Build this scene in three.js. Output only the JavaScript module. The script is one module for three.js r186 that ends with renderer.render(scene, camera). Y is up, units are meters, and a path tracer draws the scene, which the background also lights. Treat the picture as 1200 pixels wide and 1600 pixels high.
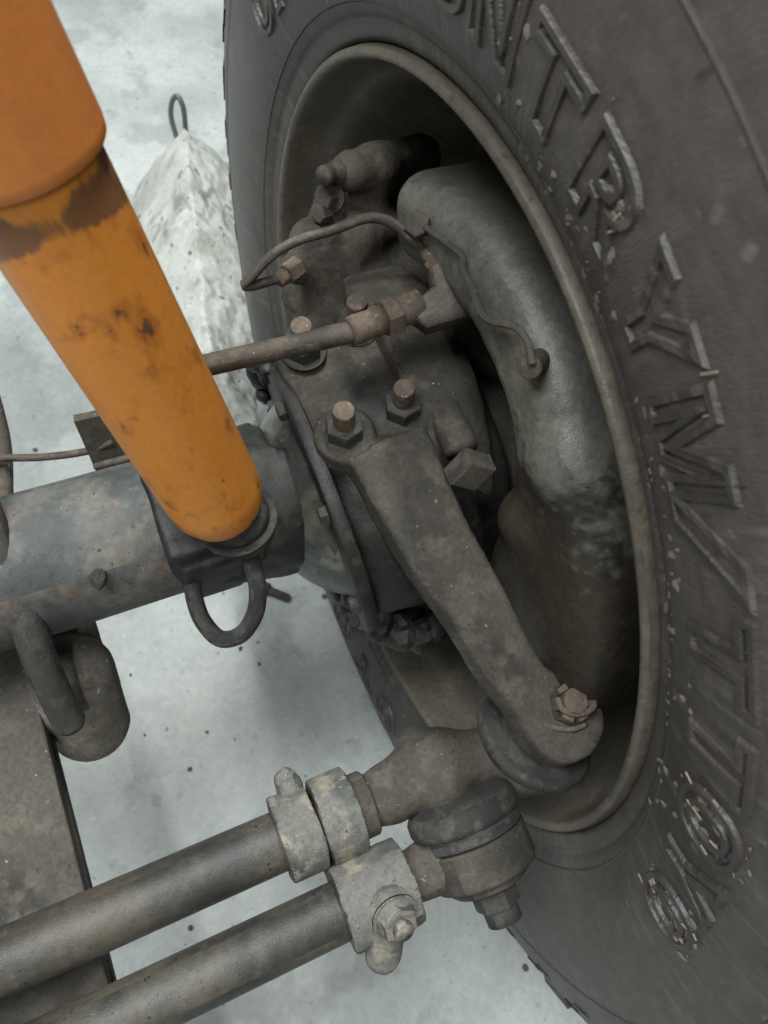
import * as THREE from 'three';
import { mergeGeometries } from 'three/addons/utils/BufferGeometryUtils.js';
import { FontLoader } from 'three/addons/loaders/FontLoader.js';
import { RectAreaLightUniformsLib } from 'three/addons/lights/RectAreaLightUniformsLib.js';

// ---------------------------------------------------------------- camera, light, exposure
const scene = new THREE.Scene();
const V = (x, y, z) => new THREE.Vector3(x, y, z);
const EYE = V(-0.16135, 0.41081, 0.17304), FWD = V(0.29503, -0.89787, -0.3268), UPV = V(0.29103, 0.41021, -0.86431), RGT = V(0.91009, 0.15989, 0.38233), FOC = 1208;
const camera = new THREE.PerspectiveCamera(2 * Math.atan(800 / FOC) * 180 / Math.PI, 0.75, 0.01, 30);
camera.focus = 0.37; camera.userData.fStop = 13; camera.position.copy(EYE); camera.up.copy(UPV); camera.lookAt(EYE.clone().add(FWD)); scene.add(camera);
const renderer = new THREE.WebGLRenderer({ antialias: true });
renderer.toneMapping = THREE.LinearToneMapping;
renderer.toneMappingExposure = 3.2;
renderer.shadowMap.enabled = true;
scene.background = new THREE.Color().setRGB(0.017, 0.0225, 0.0195);
RectAreaLightUniformsLib.init();
function tubeLamp(pos, target, w, h, intensity, color) {
  const l = new THREE.RectAreaLight(color, intensity, w, h);
  l.position.copy(pos); l.lookAt(target); scene.add(l);
}
// fluorescent tubes under the workshop ceiling: one over the wheel, a wide twin fitting over the middle of the bay, one further forward
tubeLamp(V(0.3, 2.35, -1.0), V(0.3, 0, 0.1), 0.09, 1.2, 56, new THREE.Color().setRGB(0.97, 1, 0.95));
tubeLamp(V(-1.05, 2.35, -0.3), V(-0.3, 0, 0), 0.8, 1.6, 6.4, new THREE.Color().setRGB(0.92, 0.99, 1));
tubeLamp(V(-0.45, 2.35, 1.5), V(-0.45, 0, 0.2), 0.09, 1.2, 21, new THREE.Color().setRGB(0.97, 1, 0.95));

// ---------------------------------------------------------------- pixel -> place helpers (photo pixels, 1200 x 1600)
const ray = (u, v) => FWD.clone().addScaledVector(RGT, (u - 600) / FOC).addScaledVector(UPV, -(v - 800) / FOC);
const at = (u, v, d) => EYE.clone().addScaledVector(ray(u, v), d);
const onA = (ax) => (u, v, c) => { const r = ray(u, v); return EYE.clone().addScaledVector(r, (c - EYE[ax]) / r[ax]); };
const onX = onA('x'), onY = onA('y'), onZ = onA('z');
const FLOOR = -0.385;

// ---------------------------------------------------------------- random and noise
let seed = 7;
const rnd = () => { seed = (seed * 1664525 + 1013904223) >>> 0; return seed / 4294967296; };
const hsh = (x, y, z, s) => { let h = (x * 374761393 + y * 668265263 + z * 2147483647 + s * 1274126177) | 0; h = Math.imul(h ^ (h >>> 13), 1274126177); return ((h ^ (h >>> 16)) >>> 0) / 4294967296; };
const sm = (t) => t * t * (3 - 2 * t);
function vn2(x, y, p, s) {
  const xi = Math.floor(x), yi = Math.floor(y), fx = sm(x - xi), fy = sm(y - yi), w = (a) => ((a % p) + p) % p;
  const a = hsh(w(xi), w(yi), 0, s), b = hsh(w(xi + 1), w(yi), 0, s), c = hsh(w(xi), w(yi + 1), 0, s), d = hsh(w(xi + 1), w(yi + 1), 0, s);
  return (a + (b - a) * fx) * (1 - fy) + (c + (d - c) * fx) * fy;
}
const fbm2 = (u, v, p, o, s) => { let r = 0, a = 0.5, t = 0; for (let i = 0; i < o; i++) { r += a * vn2(u * p, v * p, p, s + i); t += a; a *= 0.55; p *= 2; } return r / t; };
function vn3(x, y, z, s) {
  const xi = Math.floor(x), yi = Math.floor(y), zi = Math.floor(z), fx = sm(x - xi), fy = sm(y - yi), fz = sm(z - zi);
  const L = (a, b, t) => a + (b - a) * t, g = (i, j, k) => hsh(xi + i, yi + j, zi + k, s);
  return L(L(L(g(0, 0, 0), g(1, 0, 0), fx), L(g(0, 1, 0), g(1, 1, 0), fx), fy), L(L(g(0, 0, 1), g(1, 0, 1), fx), L(g(0, 1, 1), g(1, 1, 1), fx), fy), fz) - 0.5;
}
const nz = (p, f, s = 1) => vn3(p.x * f, p.y * f, p.z * f, s) + 0.5 * vn3(p.x * f * 2.1, p.y * f * 2.1, p.z * f * 2.1, s + 9);
const mix = (a, b, t) => [0, 1, 2].map((i) => a[i] + (b[i] - a[i]) * t);
const clamp = (x, a = 0, b = 1) => Math.min(b, Math.max(a, x));
const step = (a, b, x) => sm(clamp((x - a) / (b - a)));

// ---------------------------------------------------------------- textures (linear colours in, sRGB out)
const enc = (c) => 255 * clamp(c <= 0.0031308 ? 12.92 * c : 1.055 * Math.pow(c, 1 / 2.4) - 0.055);
function colourMap(W, H, fn, spots) {
  const d = new Uint8Array(W * H * 4);
  for (let j = 0; j < H; j++) for (let i = 0; i < W; i++) { const c = fn(i / W, j / H), k = (j * W + i) * 4; d[k] = enc(c[0]); d[k + 1] = enc(c[1]); d[k + 2] = enc(c[2]); d[k + 3] = 255; }
  for (const [n, col, r0, r1, op] of spots ?? []) for (let q = 0; q < n; q++) {
    const cx = rnd() * W, cy = rnd() * H, r = r0 + (r1 - r0) * rnd() ** 3, el = 0.5 + rnd(), an = rnd() * 3.14, ca = Math.cos(an), sa = Math.sin(an), o = op * (0.4 + 0.6 * rnd()), R = Math.ceil(r * 1.6);
    for (let y = -R; y <= R; y++) for (let x = -R; x <= R; x++) {
      const a = (x * ca + y * sa) / el, b = (-x * sa + y * ca) * el; if (a * a + b * b > r * r) continue;
      const k = ((((cy + y | 0) + H) % H) * W + (((cx + x | 0) + W) % W)) * 4;
      for (let m = 0; m < 3; m++) d[k + m] += (enc(col[m]) - d[k + m]) * o;
    }
  }
  const t = new THREE.DataTexture(d, W, H); t.colorSpace = THREE.SRGBColorSpace; return fin(t);
}
function greyMap(W, H, fn) {
  const d = new Uint8Array(W * H * 4);
  for (let j = 0; j < H; j++) for (let i = 0; i < W; i++) { const c = 255 * clamp(fn(i / W, j / H)), k = (j * W + i) * 4; d[k] = d[k + 1] = d[k + 2] = c; d[k + 3] = 255; }
  return fin(new THREE.DataTexture(d, W, H));
}
function fin(t) { t.wrapS = t.wrapT = THREE.RepeatWrapping; t.magFilter = THREE.LinearFilter; t.minFilter = THREE.LinearMipmapLinearFilter; t.generateMipmaps = true; t.needsUpdate = true; return t; }
const rep = (t, a, b = a) => { const c = t.clone(); c.repeat.set(a, b); c.needsUpdate = true; return c; };   // uv are metres: repeat = tiles per metre

const grain = greyMap(512, 512, (u, v) => 0.5 * fbm2(u, v, 8, 5, 3) + 0.5 * fbm2(u, v, 90, 2, 31));
const grimeFn = (dark, mid, lite, s) => (u, v) => {
  const a = fbm2(u, v, 5, 6, s), b = fbm2(u, v, 22, 4, s + 40), c = fbm2(u, v, 150, 2, s + 80);
  let col = mix(dark, mid, step(0.32, 0.6, a)); col = mix(col, lite, 0.75 * step(0.5, 0.75, b)); const k = 0.72 + 0.56 * c; return col.map((x) => x * k);
};
const sand = [[520, [0.36, 0.31, 0.24], 0.6, 2.0, 0.8], [500, [0.02, 0.018, 0.016], 0.6, 2.6, 0.7]];
const dustMap = colourMap(768, 768, grimeFn([0.034, 0.029, 0.024], [0.064, 0.053, 0.042], [0.096, 0.08, 0.062], 11), sand);
const rustMap = colourMap(512, 512, grimeFn([0.06, 0.047, 0.038], [0.11, 0.08, 0.06], [0.17, 0.12, 0.085], 23), sand);
const steelMap = colourMap(768, 768, (u, v) => {
  const a = fbm2(u, v, 4, 6, 51), b = fbm2(u, v, 11, 5, 67), c = fbm2(u, v, 60, 3, 71), r = fbm2(u, v, 7, 5, 88);
  let col = mix([0.05, 0.053, 0.054], [0.11, 0.108, 0.1], step(0.3, 0.66, a)); col = mix(col, [0.17, 0.15, 0.125], 0.6 * step(0.46, 0.72, b)); col = mix(col, [0.15, 0.085, 0.055], 0.5 * step(0.6, 0.74, r));
  const k = 0.7 + 0.6 * c; return col.map((x) => x * k);
}, [[700, [0.3, 0.28, 0.24], 0.6, 2, 0.7], [900, [0.015, 0.015, 0.015], 0.8, 3.2, 0.75]]);
const darkMap = colourMap(512, 512, grimeFn([0.022, 0.021, 0.02], [0.045, 0.042, 0.038], [0.075, 0.066, 0.056], 33), [[300, [0.2, 0.17, 0.14], 0.5, 1.5, 0.6]]);
const paleMap = colourMap(512, 512, (u, v) => {
  const a = fbm2(u, v, 4, 5, 91), b = fbm2(u, v, 14, 5, 93), c = fbm2(u, v, 80, 2, 97);
  let col = mix([0.055, 0.058, 0.057], [0.125, 0.12, 0.108], step(0.36, 0.62, a)); col = mix(col, [0.25, 0.215, 0.17], 0.75 * step(0.52, 0.7, b)); const k = 0.75 + 0.5 * c; return col.map((x) => x * k);
}, [[500, [0.05, 0.045, 0.04], 0.7, 3, 0.8], [300, [0.55, 0.5, 0.42], 0.5, 1.8, 0.6]]);
const floorMap = colourMap(1536, 1536, (u, v) => {
  const a = fbm2(u, v, 4, 6, 101), b = fbm2(u, v, 17, 5, 111), c = fbm2(u, v, 200, 2, 121), d = fbm2(u, v, 9, 6, 131);
  let col = mix([0.3, 0.318, 0.315], [0.44, 0.46, 0.455], step(0.35, 0.62, a)); col = mix(col, [0.26, 0.272, 0.268], 0.55 * step(0.56, 0.7, b)); col = mix(col, [0.5, 0.515, 0.505], 0.5 * step(0.55, 0.7, d)); const k = 0.9 + 0.2 * c; return col.map((x) => x * k);
}, [[700, [0.14, 0.135, 0.125], 0.6, 3.4, 0.75], [250, [0.24, 0.24, 0.23], 3, 9, 0.35], [500, [0.6, 0.61, 0.6], 0.6, 4, 0.5], [40, [0.2, 0.2, 0.19], 6, 26, 0.22]]);
const chockMap = colourMap(512, 512, (u, v) => {
  const a = fbm2(u, v, 5, 6, 141), b = fbm2(u, v, 12, 5, 151), c = fbm2(u, v, 100, 2, 161);
  let col = mix([0.5, 0.5, 0.46], [0.72, 0.72, 0.68], step(0.3, 0.6, a)); col = mix(col, [0.2, 0.19, 0.165], 0.5 * step(0.6, 0.75, b)); const k = 0.88 + 0.24 * c; return col.map((x) => x * k);
}, [[160, [0.08, 0.075, 0.065], 0.8, 6, 0.8]]);
const rubberMap = colourMap(1024, 512, (u, v) => {   // u runs round the tyre, v out from the rim: dust smeared along the radius
  const a = fbm2(u, v, 6, 6, 171), s = 0.6 * vn2(u * 420, v * 22, 420, 181) + 0.4 * vn2(u * 160, v * 9, 160, 183), c = fbm2(u, v, 120, 2, 191), b = fbm2(u, v, 18, 4, 197);
  let col = mix([0.042, 0.035, 0.032], [0.076, 0.063, 0.057], step(0.36, 0.62, a)); col = mix(col, [0.15, 0.13, 0.12], 0.42 * step(0.5, 0.8, s) * step(0.35, 0.6, b)); const k = 0.75 + 0.5 * c; return col.map((x) => x * k);
}, [[500, [0.24, 0.215, 0.19], 0.6, 2.4, 0.6], [300, [0.022, 0.02, 0.02], 0.8, 3, 0.6]]);

const shellMap = colourMap(512, 512, grimeFn([0.1, 0.098, 0.09], [0.14, 0.136, 0.124], [0.175, 0.165, 0.148], 303), [[260, [0.05, 0.045, 0.04], 0.6, 2.4, 0.6]]);
const mat = (map, tiles, o = {}) => new THREE.MeshStandardMaterial({ map: rep(map, tiles), bumpMap: rep(grain, 26), bumpScale: 0.0005, roughness: 0.85, metalness: 0, side: THREE.DoubleSide, ...o });
const M = {
  dust: mat(dustMap, 4.2), rust: mat(rustMap, 7), steel: mat(steelMap, 5, { roughness: 0.6, bumpScale: 0.0003 }), dark: mat(darkMap, 8), pale: mat(paleMap, 8, { bumpScale: 0.0006, roughness: 0.7 }),
  shield: mat(shellMap, 4, { color: new THREE.Color().setRGB(0.9, 0.89, 0.84), roughness: 0.48, bumpScale: 0.0003 }),
  rim: mat(shellMap, 3, { color: new THREE.Color().setRGB(0.88, 0.76, 0.64), roughness: 0.5, bumpScale: 0.0003 }),
  rubber: new THREE.MeshStandardMaterial({ map: rubberMap, bumpMap: rep(grain, 30, 3), bumpScale: 0.0006, roughness: 0.45, side: THREE.DoubleSide }),
  hose: mat(dustMap, 9, { color: new THREE.Color().setRGB(1.15, 1.08, 1.05), bumpScale: 0.0003, roughness: 0.7 }),
  rodRust: mat(steelMap, 6, { color: new THREE.Color().setRGB(0.52, 0.48, 0.43), roughness: 0.5, bumpScale: 0.0003 }),
  ball: mat(paleMap, 3, { color: new THREE.Color().setRGB(0.75, 0.8, 0.8), roughness: 0.3, metalness: 0.35, bumpScale: 0.0001 }),
  leaf: mat(dustMap, 4, { color: new THREE.Color().setRGB(1.3, 1.36, 1.42) }),
  plate: mat(dustMap, 4, { color: new THREE.Color().setRGB(2.3, 2.45, 2.6) }),
  grease: mat(darkMap, 8, { color: new THREE.Color().setRGB(0.42, 0.42, 0.42), roughness: 0.55, bumpScale: 0.0003 }),
  floor: mat(floorMap, 1.1, { roughness: 0.55, bumpMap: rep(grain, 4), bumpScale: 0.0008 }), chock: mat(chockMap, 4, { bumpScale: 0.003 }),
  straw: new THREE.MeshStandardMaterial({ color: new THREE.Color().setRGB(0.28, 0.235, 0.175), roughness: 0.9 }),
  flake: new THREE.MeshStandardMaterial({ color: new THREE.Color().setRGB(0.15, 0.128, 0.112), roughness: 0.95 }),
  grit: new THREE.MeshStandardMaterial({ color: new THREE.Color().setRGB(0.1, 0.095, 0.085), roughness: 0.95 }),
  yellow: new THREE.MeshStandardMaterial({ color: new THREE.Color().setRGB(0.5, 0.3, 0.04), roughness: 0.5 }),
  wire: new THREE.MeshStandardMaterial({ color: new THREE.Color().setRGB(0.12, 0.13, 0.13), roughness: 0.5, metalness: 0.4 }),
};

// ---------------------------------------------------------------- objects
const used = {};
const numbered = (n) => { used[n] = (used[n] ?? -1) + 1; return used[n] ? `${n}_${String(used[n]).padStart(3, '0')}` : n; };
function thing(name, label, category, base, group) {
  const o = new THREE.Group(); o.name = numbered(name); o.position.copy(base); o.userData = { label, category }; if (group) o.userData.group = group; o.userData.kind = undefined; delete o.userData.kind; scene.add(o); o.base = base.clone(); return o;
}
function part(parent, name, geo, m, own) {   // geo is in world metres
  const root = parent.base; const g = geo; if (!own) boxUV(g);
  g.translate(-root.x, -root.y, -root.z);
  const o = new THREE.Mesh(g, m); o.name = name; o.castShadow = o.receiveShadow = true; o.base = root; parent.add(o); return o;
}
function single(name, geo, m, label, category, base, group, own) {
  if (!own) boxUV(geo); geo.translate(-base.x, -base.y, -base.z);
  const o = new THREE.Mesh(geo, m); o.name = numbered(name); o.position.copy(base); o.castShadow = o.receiveShadow = true; o.userData = { label, category }; if (group) o.userData.group = group; scene.add(o); return o;
}
function boxUV(g) {   // uv in metres from the object's own faces
  if (g.index) { const n = g.toNonIndexed(); g.index = null; for (const k of Object.keys(n.attributes)) g.setAttribute(k, n.attributes[k]); }
  const p = g.attributes.position, uv = new Float32Array(p.count * 2), a = V(), b = V(), c = V(), e = V();
  for (let i = 0; i < p.count; i += 3) {
    a.fromBufferAttribute(p, i); b.fromBufferAttribute(p, i + 1); c.fromBufferAttribute(p, i + 2); e.copy(b).sub(a).cross(c.clone().sub(a));
    const x = Math.abs(e.x), y = Math.abs(e.y), z = Math.abs(e.z), q = x > y && x > z ? ['z', 'y'] : y > z ? ['x', 'z'] : ['x', 'y'];
    [a, b, c].forEach((w, k) => { uv[(i + k) * 2] = w[q[0]]; uv[(i + k) * 2 + 1] = w[q[1]]; });
  }
  g.setAttribute('uv', new THREE.BufferAttribute(uv, 2)); return g;
}
const flat = (g) => { const n = g.index ? g.toNonIndexed() : g; n.computeVertexNormals(); return n; };
const join = (list) => mergeGeometries(list.map((g) => { const n = g.index ? g.toNonIndexed() : g; for (const k of Object.keys(n.attributes)) if (!['position', 'normal'].includes(k)) n.deleteAttribute(k); return n; }));
const Y = V(0, 1, 0);
const place = (g, p, dir, up = Y) => { const q = new THREE.Quaternion().setFromUnitVectors(up, dir.clone().normalize()); g.applyQuaternion(q); g.translate(p.x, p.y, p.z); return g; };
function lathe(p, dir, prof, seg = 40) {   // prof: [along, radius], sharp corners where two points repeat
  const pts = prof.map(([t, r]) => new THREE.Vector2(Math.max(r, 0.00002), t)); return place(new THREE.LatheGeometry(pts, seg), p, dir);
}
function hex(p, dir, af, h, turn = 0, n = 6, ch = 0.0012) {   // chamfered nut or bolt head, af = across flats
  const r = af / 2 / Math.cos(Math.PI / n), s = new THREE.Shape(); for (let i = 0; i < n; i++) s[i ? 'lineTo' : 'moveTo'](r * Math.cos(i * 2 * Math.PI / n + turn), r * Math.sin(i * 2 * Math.PI / n + turn));
  const g = new THREE.ExtrudeGeometry(s, { depth: h - 2 * ch, bevelEnabled: true, bevelSize: ch, bevelThickness: ch, bevelOffset: -ch, bevelSegments: 2 }); g.translate(0, 0, ch); return place(g, p, dir, V(0, 0, 1));
}
const tube = (pts, r, seg = 60, rad = 12, closed = false) => new THREE.TubeGeometry(new THREE.CatmullRomCurve3(pts, closed, 'centripetal'), seg, r, rad, closed);
function rod(pts, r, seg = 60, rad = 14) {   // tube with closed ends
  const c = new THREE.CatmullRomCurve3(pts, false, 'centripetal'), g = [new THREE.TubeGeometry(c, seg, r, rad)];
  for (const [t, s] of [[0, -1], [1, 1]]) g.push(lathe(c.getPoint(t), c.getTangent(t).multiplyScalar(s), [[0, r], [r * 0.35, r * 0.85], [r * 0.45, 0.0001]], rad));
  return join(g);
}
// ---------------------------------------------------------------- solid shapes from distance fields
const smin = (a, b, k) => { const h = Math.max(k - Math.abs(a - b), 0) / k; return Math.min(a, b) - h * h * k * 0.25; };
const smax = (a, b, k) => -smin(-a, -b, k);
const sSph = (p, c, r) => Math.hypot(p.x - c.x, p.y - c.y, p.z - c.z) - r;
const sCap = (p, a, b, ra, rb = ra) => { const bx = b.x - a.x, by = b.y - a.y, bz = b.z - a.z, px = p.x - a.x, py = p.y - a.y, pz = p.z - a.z, t = clamp((px * bx + py * by + pz * bz) / (bx * bx + by * by + bz * bz)); return Math.hypot(px - bx * t, py - by * t, pz - bz * t) - (ra + (rb - ra) * t); };
const sCyl = (p, a, b, r, rd = 0.002) => { const d = b.clone().sub(a), L = d.length(); d.divideScalar(L); const px = p.x - a.x, py = p.y - a.y, pz = p.z - a.z, t = px * d.x + py * d.y + pz * d.z, q = Math.sqrt(Math.max(px * px + py * py + pz * pz - t * t, 0)), dx = q - r + rd, dy = Math.abs(t - L / 2) - L / 2 + rd; return Math.min(Math.max(dx, dy), 0) + Math.hypot(Math.max(dx, 0), Math.max(dy, 0)) - rd; };
const frame = (o, x, y) => { const X = x.clone().normalize(), Z = X.clone().cross(y).normalize(), Yy = Z.clone().cross(X); return { o, X, Y: Yy, Z }; };
const loc = (f, p) => { const dx = p.x - f.o.x, dy = p.y - f.o.y, dz = p.z - f.o.z; return [dx * f.X.x + dy * f.X.y + dz * f.X.z, dx * f.Y.x + dy * f.Y.y + dz * f.Y.z, dx * f.Z.x + dy * f.Z.y + dz * f.Z.z]; };
const bx3 = (q, h, rd) => { const x = Math.abs(q[0]) - h[0] + rd, y = Math.abs(q[1]) - h[1] + rd, z = Math.abs(q[2]) - h[2] + rd; return Math.min(Math.max(x, y, z), 0) + Math.hypot(Math.max(x, 0), Math.max(y, 0), Math.max(z, 0)) - rd; };
const W0 = frame(V(0, 0, 0), V(1, 0, 0), V(0, 1, 0));
const sBox = (p, c, h, rd) => bx3([p.x - c.x, p.y - c.y, p.z - c.z], h, rd);
function solid(fn, lo, hi, cell) {   // surface nets
  const n = ['x', 'y', 'z'].map((k) => Math.ceil((hi[k] - lo[k]) / cell) + 1), [nx, ny, nz_] = n, F = new Float32Array(nx * ny * nz_), p = V(), id = (i, j, k) => (k * ny + j) * nx + i;
  for (let k = 0; k < nz_; k++) for (let j = 0; j < ny; j++) for (let i = 0; i < nx; i++) { p.set(lo.x + i * cell, lo.y + j * cell, lo.z + k * cell); F[id(i, j, k)] = fn(p); }
  const vi = new Int32Array(F.length).fill(-1), pos = [], nor = [], ix = [];
  for (let k = 0; k < nz_ - 1; k++) for (let j = 0; j < ny - 1; j++) for (let i = 0; i < nx - 1; i++) {
    let m = 0, c = 0, sx = 0, sy = 0, sz = 0; const f = [];
    for (let q = 0; q < 8; q++) { f[q] = F[id(i + (q & 1), j + (q >> 1 & 1), k + (q >> 2))]; if (f[q] < 0) m |= 1 << q; }
    if (m === 0 || m === 255) continue;
    for (let q = 0; q < 8; q++) for (const b of [1, 2, 4]) if (!(q & b)) { const w = q | b; if ((f[q] < 0) !== (f[w] < 0)) { const t = f[q] / (f[q] - f[w]); sx += (q & 1) + (b === 1 ? t : 0); sy += (q >> 1 & 1) + (b === 2 ? t : 0); sz += (q >> 2) + (b === 4 ? t : 0); c++; } }
    vi[id(i, j, k)] = pos.length / 3; const X = lo.x + (i + sx / c) * cell, Yy = lo.y + (j + sy / c) * cell, Z = lo.z + (k + sz / c) * cell; pos.push(X, Yy, Z);
    const e = cell * 0.5, g = V(fn(p.set(X + e, Yy, Z)) - fn(p.set(X - e, Yy, Z)), fn(p.set(X, Yy + e, Z)) - fn(p.set(X, Yy - e, Z)), fn(p.set(X, Yy, Z + e)) - fn(p.set(X, Yy, Z - e))).normalize(); nor.push(g.x, g.y, g.z);
  }
  const quad = (a, b, c, d, s) => { if (a < 0 || b < 0 || c < 0 || d < 0) return; s ? ix.push(a, b, c, a, c, d) : ix.push(a, c, b, a, d, c); };
  for (let k = 1; k < nz_ - 1; k++) for (let j = 1; j < ny - 1; j++) for (let i = 1; i < nx - 1; i++) {
    const a = F[id(i, j, k)] < 0;
    if (a !== F[id(i + 1, j, k)] < 0) quad(vi[id(i, j - 1, k - 1)], vi[id(i, j, k - 1)], vi[id(i, j, k)], vi[id(i, j - 1, k)], a);
    if (a !== F[id(i, j + 1, k)] < 0) quad(vi[id(i - 1, j, k - 1)], vi[id(i - 1, j, k)], vi[id(i, j, k)], vi[id(i, j, k - 1)], a);
    if (a !== F[id(i, j, k + 1)] < 0) quad(vi[id(i - 1, j - 1, k)], vi[id(i, j - 1, k)], vi[id(i, j, k)], vi[id(i - 1, j, k)], a);
  }
  const g = new THREE.BufferGeometry(); g.setAttribute('position', new THREE.Float32BufferAttribute(pos, 3)); g.setAttribute('normal', new THREE.Float32BufferAttribute(nor, 3)); g.setIndex(ix); return g;
}

// ---------------------------------------------------------------- setting: the workshop floor
{
  const g = new THREE.PlaneGeometry(9, 9, 1, 1); g.rotateX(-Math.PI / 2); g.translate(-0.4, FLOOR, -1.2);
  const o = new THREE.Mesh(boxUV(g), M.floor); o.name = 'floor'; o.receiveShadow = o.castShadow = true; o.userData = { label: 'pale grey concrete workshop floor with dirt specks', category: 'floor', kind: 'structure' }; scene.add(o);
}

// ---------------------------------------------------------------- wheel
const XA = V(1, 0, 0);
const lx = (prof, seg = 160) => { const g = new THREE.LatheGeometry(prof.map(([x, r]) => new THREE.Vector2(r, x)), seg); g.rotateZ(-Math.PI / 2); return g; };
const SIDE = [[0.006, 0.222], [-0.001, 0.2235], [-0.004, 0.229], [-0.0045, 0.2325], [-0.0075, 0.236], [-0.0115, 0.244], [-0.0145, 0.256], [-0.016, 0.27], [-0.0158, 0.284], [-0.0138, 0.303], [-0.0098, 0.324], [-0.004, 0.345], [0.0015, 0.36], [0.006, 0.3695], [0.012, 0.3765], [0.02, 0.3805]];
const sideX = (r) => { for (let i = 1; i < SIDE.length; i++) if (r <= SIDE[i][1]) { const a = SIDE[i - 1], b = SIDE[i], t = clamp((r - a[1]) / (b[1] - a[1])); return a[0] + (b[0] - a[0]) * t; } return 0.02; };
const wheel = thing('wheel', 'black off road tyre with raised lettering on a dusty steel rim', 'wheel', V(0.1, FLOOR, 0));
{
  const prof = new THREE.SplineCurve(SIDE.map(([x, r]) => new THREE.Vector2(x, r))).getPoints(70).map((p) => [p.x, p.y]);
  const full = [...prof, [0.08, 0.3815], [0.14, 0.3818], [0.2, 0.381], [0.232, 0.372], [0.245, 0.345], [0.255, 0.29], [0.248, 0.24], [0.236, 0.222]];
  const g = lx(full, 240), p = g.attributes.position, uv = g.attributes.uv;
  for (let i = 0; i < p.count; i++) { const a = Math.atan2(p.getZ(i), p.getY(i)); uv.setY(i, Math.hypot(p.getY(i), p.getZ(i)) * 2.2); uv.setX(i, uv.getX(i) * 2); }
  const tyre = part(wheel, 'tyre', g, M.rubber, true);
  // tread blocks on the shoulder
  const lug = [], N = 46;
  for (let i = 0; i < N; i++) for (const [x0, x1, off, tw] of [[0.008, 0.05, 0, 0.55], [0.056, 0.1, 0.5, 0.6], [0.106, 0.15, 0, 0.6]]) {
    const a0 = (i + off) / N * Math.PI * 2, da = Math.PI * 2 / N * tw, xi = i % 2 ? x0 : x0 + 0.006;
    const s = [], R = 0.3872, ri = 0.372; for (const t of [0, 1]) for (const x of [xi, x1]) for (const r of [ri, R]) { const a = a0 + t * da, rr = x === xi && r === R && x0 < 0.02 ? r - 0.004 : r; s.push(V(x, rr * Math.cos(a), rr * Math.sin(a))); }
    const q = (a, b, c, d) => [s[a], s[b], s[c], s[a], s[c], s[d]], f = [...q(0, 1, 3, 2), ...q(4, 6, 7, 5), ...q(1, 5, 7, 3), ...q(0, 2, 6, 4), ...q(0, 4, 5, 1), ...q(2, 3, 7, 6)];
    const b = new THREE.BufferGeometry().setFromPoints(f); b.computeVertexNormals(); b.setAttribute('uv', new THREE.Float32BufferAttribute(f.flatMap((w) => [w.z * 2, w.x * 3]), 2)); lug.push(b);
  }
  for (let i = 0; i < N * 2; i++) {   // side lugs on the shoulder, long and short by turns
    const a0 = (i + 0.2) / (N * 2) * Math.PI * 2, da = Math.PI * 2 / (N * 2) * 0.62, r0 = i % 2 ? 0.338 : 0.35, s = [];
    for (const t of [0, 1]) for (const r of [r0, 0.377]) for (const up of [-0.002, 0.0014]) { const a = a0 + t * da + (r - r0) * 0.9; s.push(V(sideX(r) - up, r * Math.cos(a), r * Math.sin(a))); }
    const q = (a, b, c, d) => [s[a], s[b], s[c], s[a], s[c], s[d]], f = [...q(1, 3, 7, 5), ...q(0, 1, 5, 4), ...q(2, 6, 7, 3), ...q(0, 2, 3, 1), ...q(4, 5, 7, 6)];
    const b = new THREE.BufferGeometry().setFromPoints(f); b.computeVertexNormals(); b.setAttribute('uv', new THREE.Float32BufferAttribute(f.flatMap((w) => [w.z * 2, w.y * 2]), 2)); lug.push(b);
  }
  const lugs = part(tyre, 'tread', mergeGeometries(lug), M.rubber, true); lugs.userData.kind = 'stuff';
  // shoulder scallops and lettering
  const font = await new FontLoader().loadAsync('fonts/droid/droid_sans_bold.typeface.json');
  const onSide = (a, r, lift) => V(sideX(r) - lift, r * Math.cos(a), r * Math.sin(a));
  const edges = [];
  function letter(ch, deg, rin, size, wide) {
    const shapes = font.generateShapes(ch, 1), box = new THREE.Box2(); shapes.forEach((s) => s.getPoints().forEach((q) => box.expandByPoint(q)));
    const w = box.max.x - box.min.x, h = box.max.y - box.min.y, map = (q) => { const r = rin + (q.y - box.min.y) / h * size, a = deg * Math.PI / 180 + ((q.x - box.min.x) / w - 0.5) * wide / (rin + size / 2); return [a, r]; };
    const P = [], sec = [[-0.0021, -0.0006], [-0.0011, 0.0017], [0.0011, 0.0017], [0.0021, -0.0006]], k = wide / w, kv = size / h;
    for (const s of shapes) for (const path of [s.getPoints(10), ...s.holes.map((q) => q.getPoints(10))]) {
      let d = path.map((q) => new THREE.Vector2(q.x * k, q.y * kv)).filter((q, i, l) => !i || q.distanceTo(l[i - 1]) > 2e-4); if (d[0].distanceTo(d[d.length - 1]) < 2e-4) d.pop();
      const n = d.length, rows = d.map((q, i) => {
        const a = q.clone().sub(d[(i + n - 1) % n]).normalize(), b = d[(i + 1) % n].clone().sub(q).normalize(), m = new THREE.Vector2(-(a.y + b.y), a.x + b.x), L = Math.max(m.length(), 0.3); m.multiplyScalar(2 / (L * L));
        return sec.map(([o, up]) => { const g = q.clone().addScaledVector(m, o); return onSide(...map(new THREE.Vector2(g.x / k, g.y / kv)), up); });
      });
      if (deg > -10 && deg < 80) rows.forEach((q) => edges.push(q[0], q[3]));
      for (let i = 0; i < n; i++) { const A = rows[i], B = rows[(i + 1) % n]; for (let q = 0; q < 3; q++) P.push(A[q], B[q], B[q + 1], A[q], B[q + 1], A[q + 1]); }
    }
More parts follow.
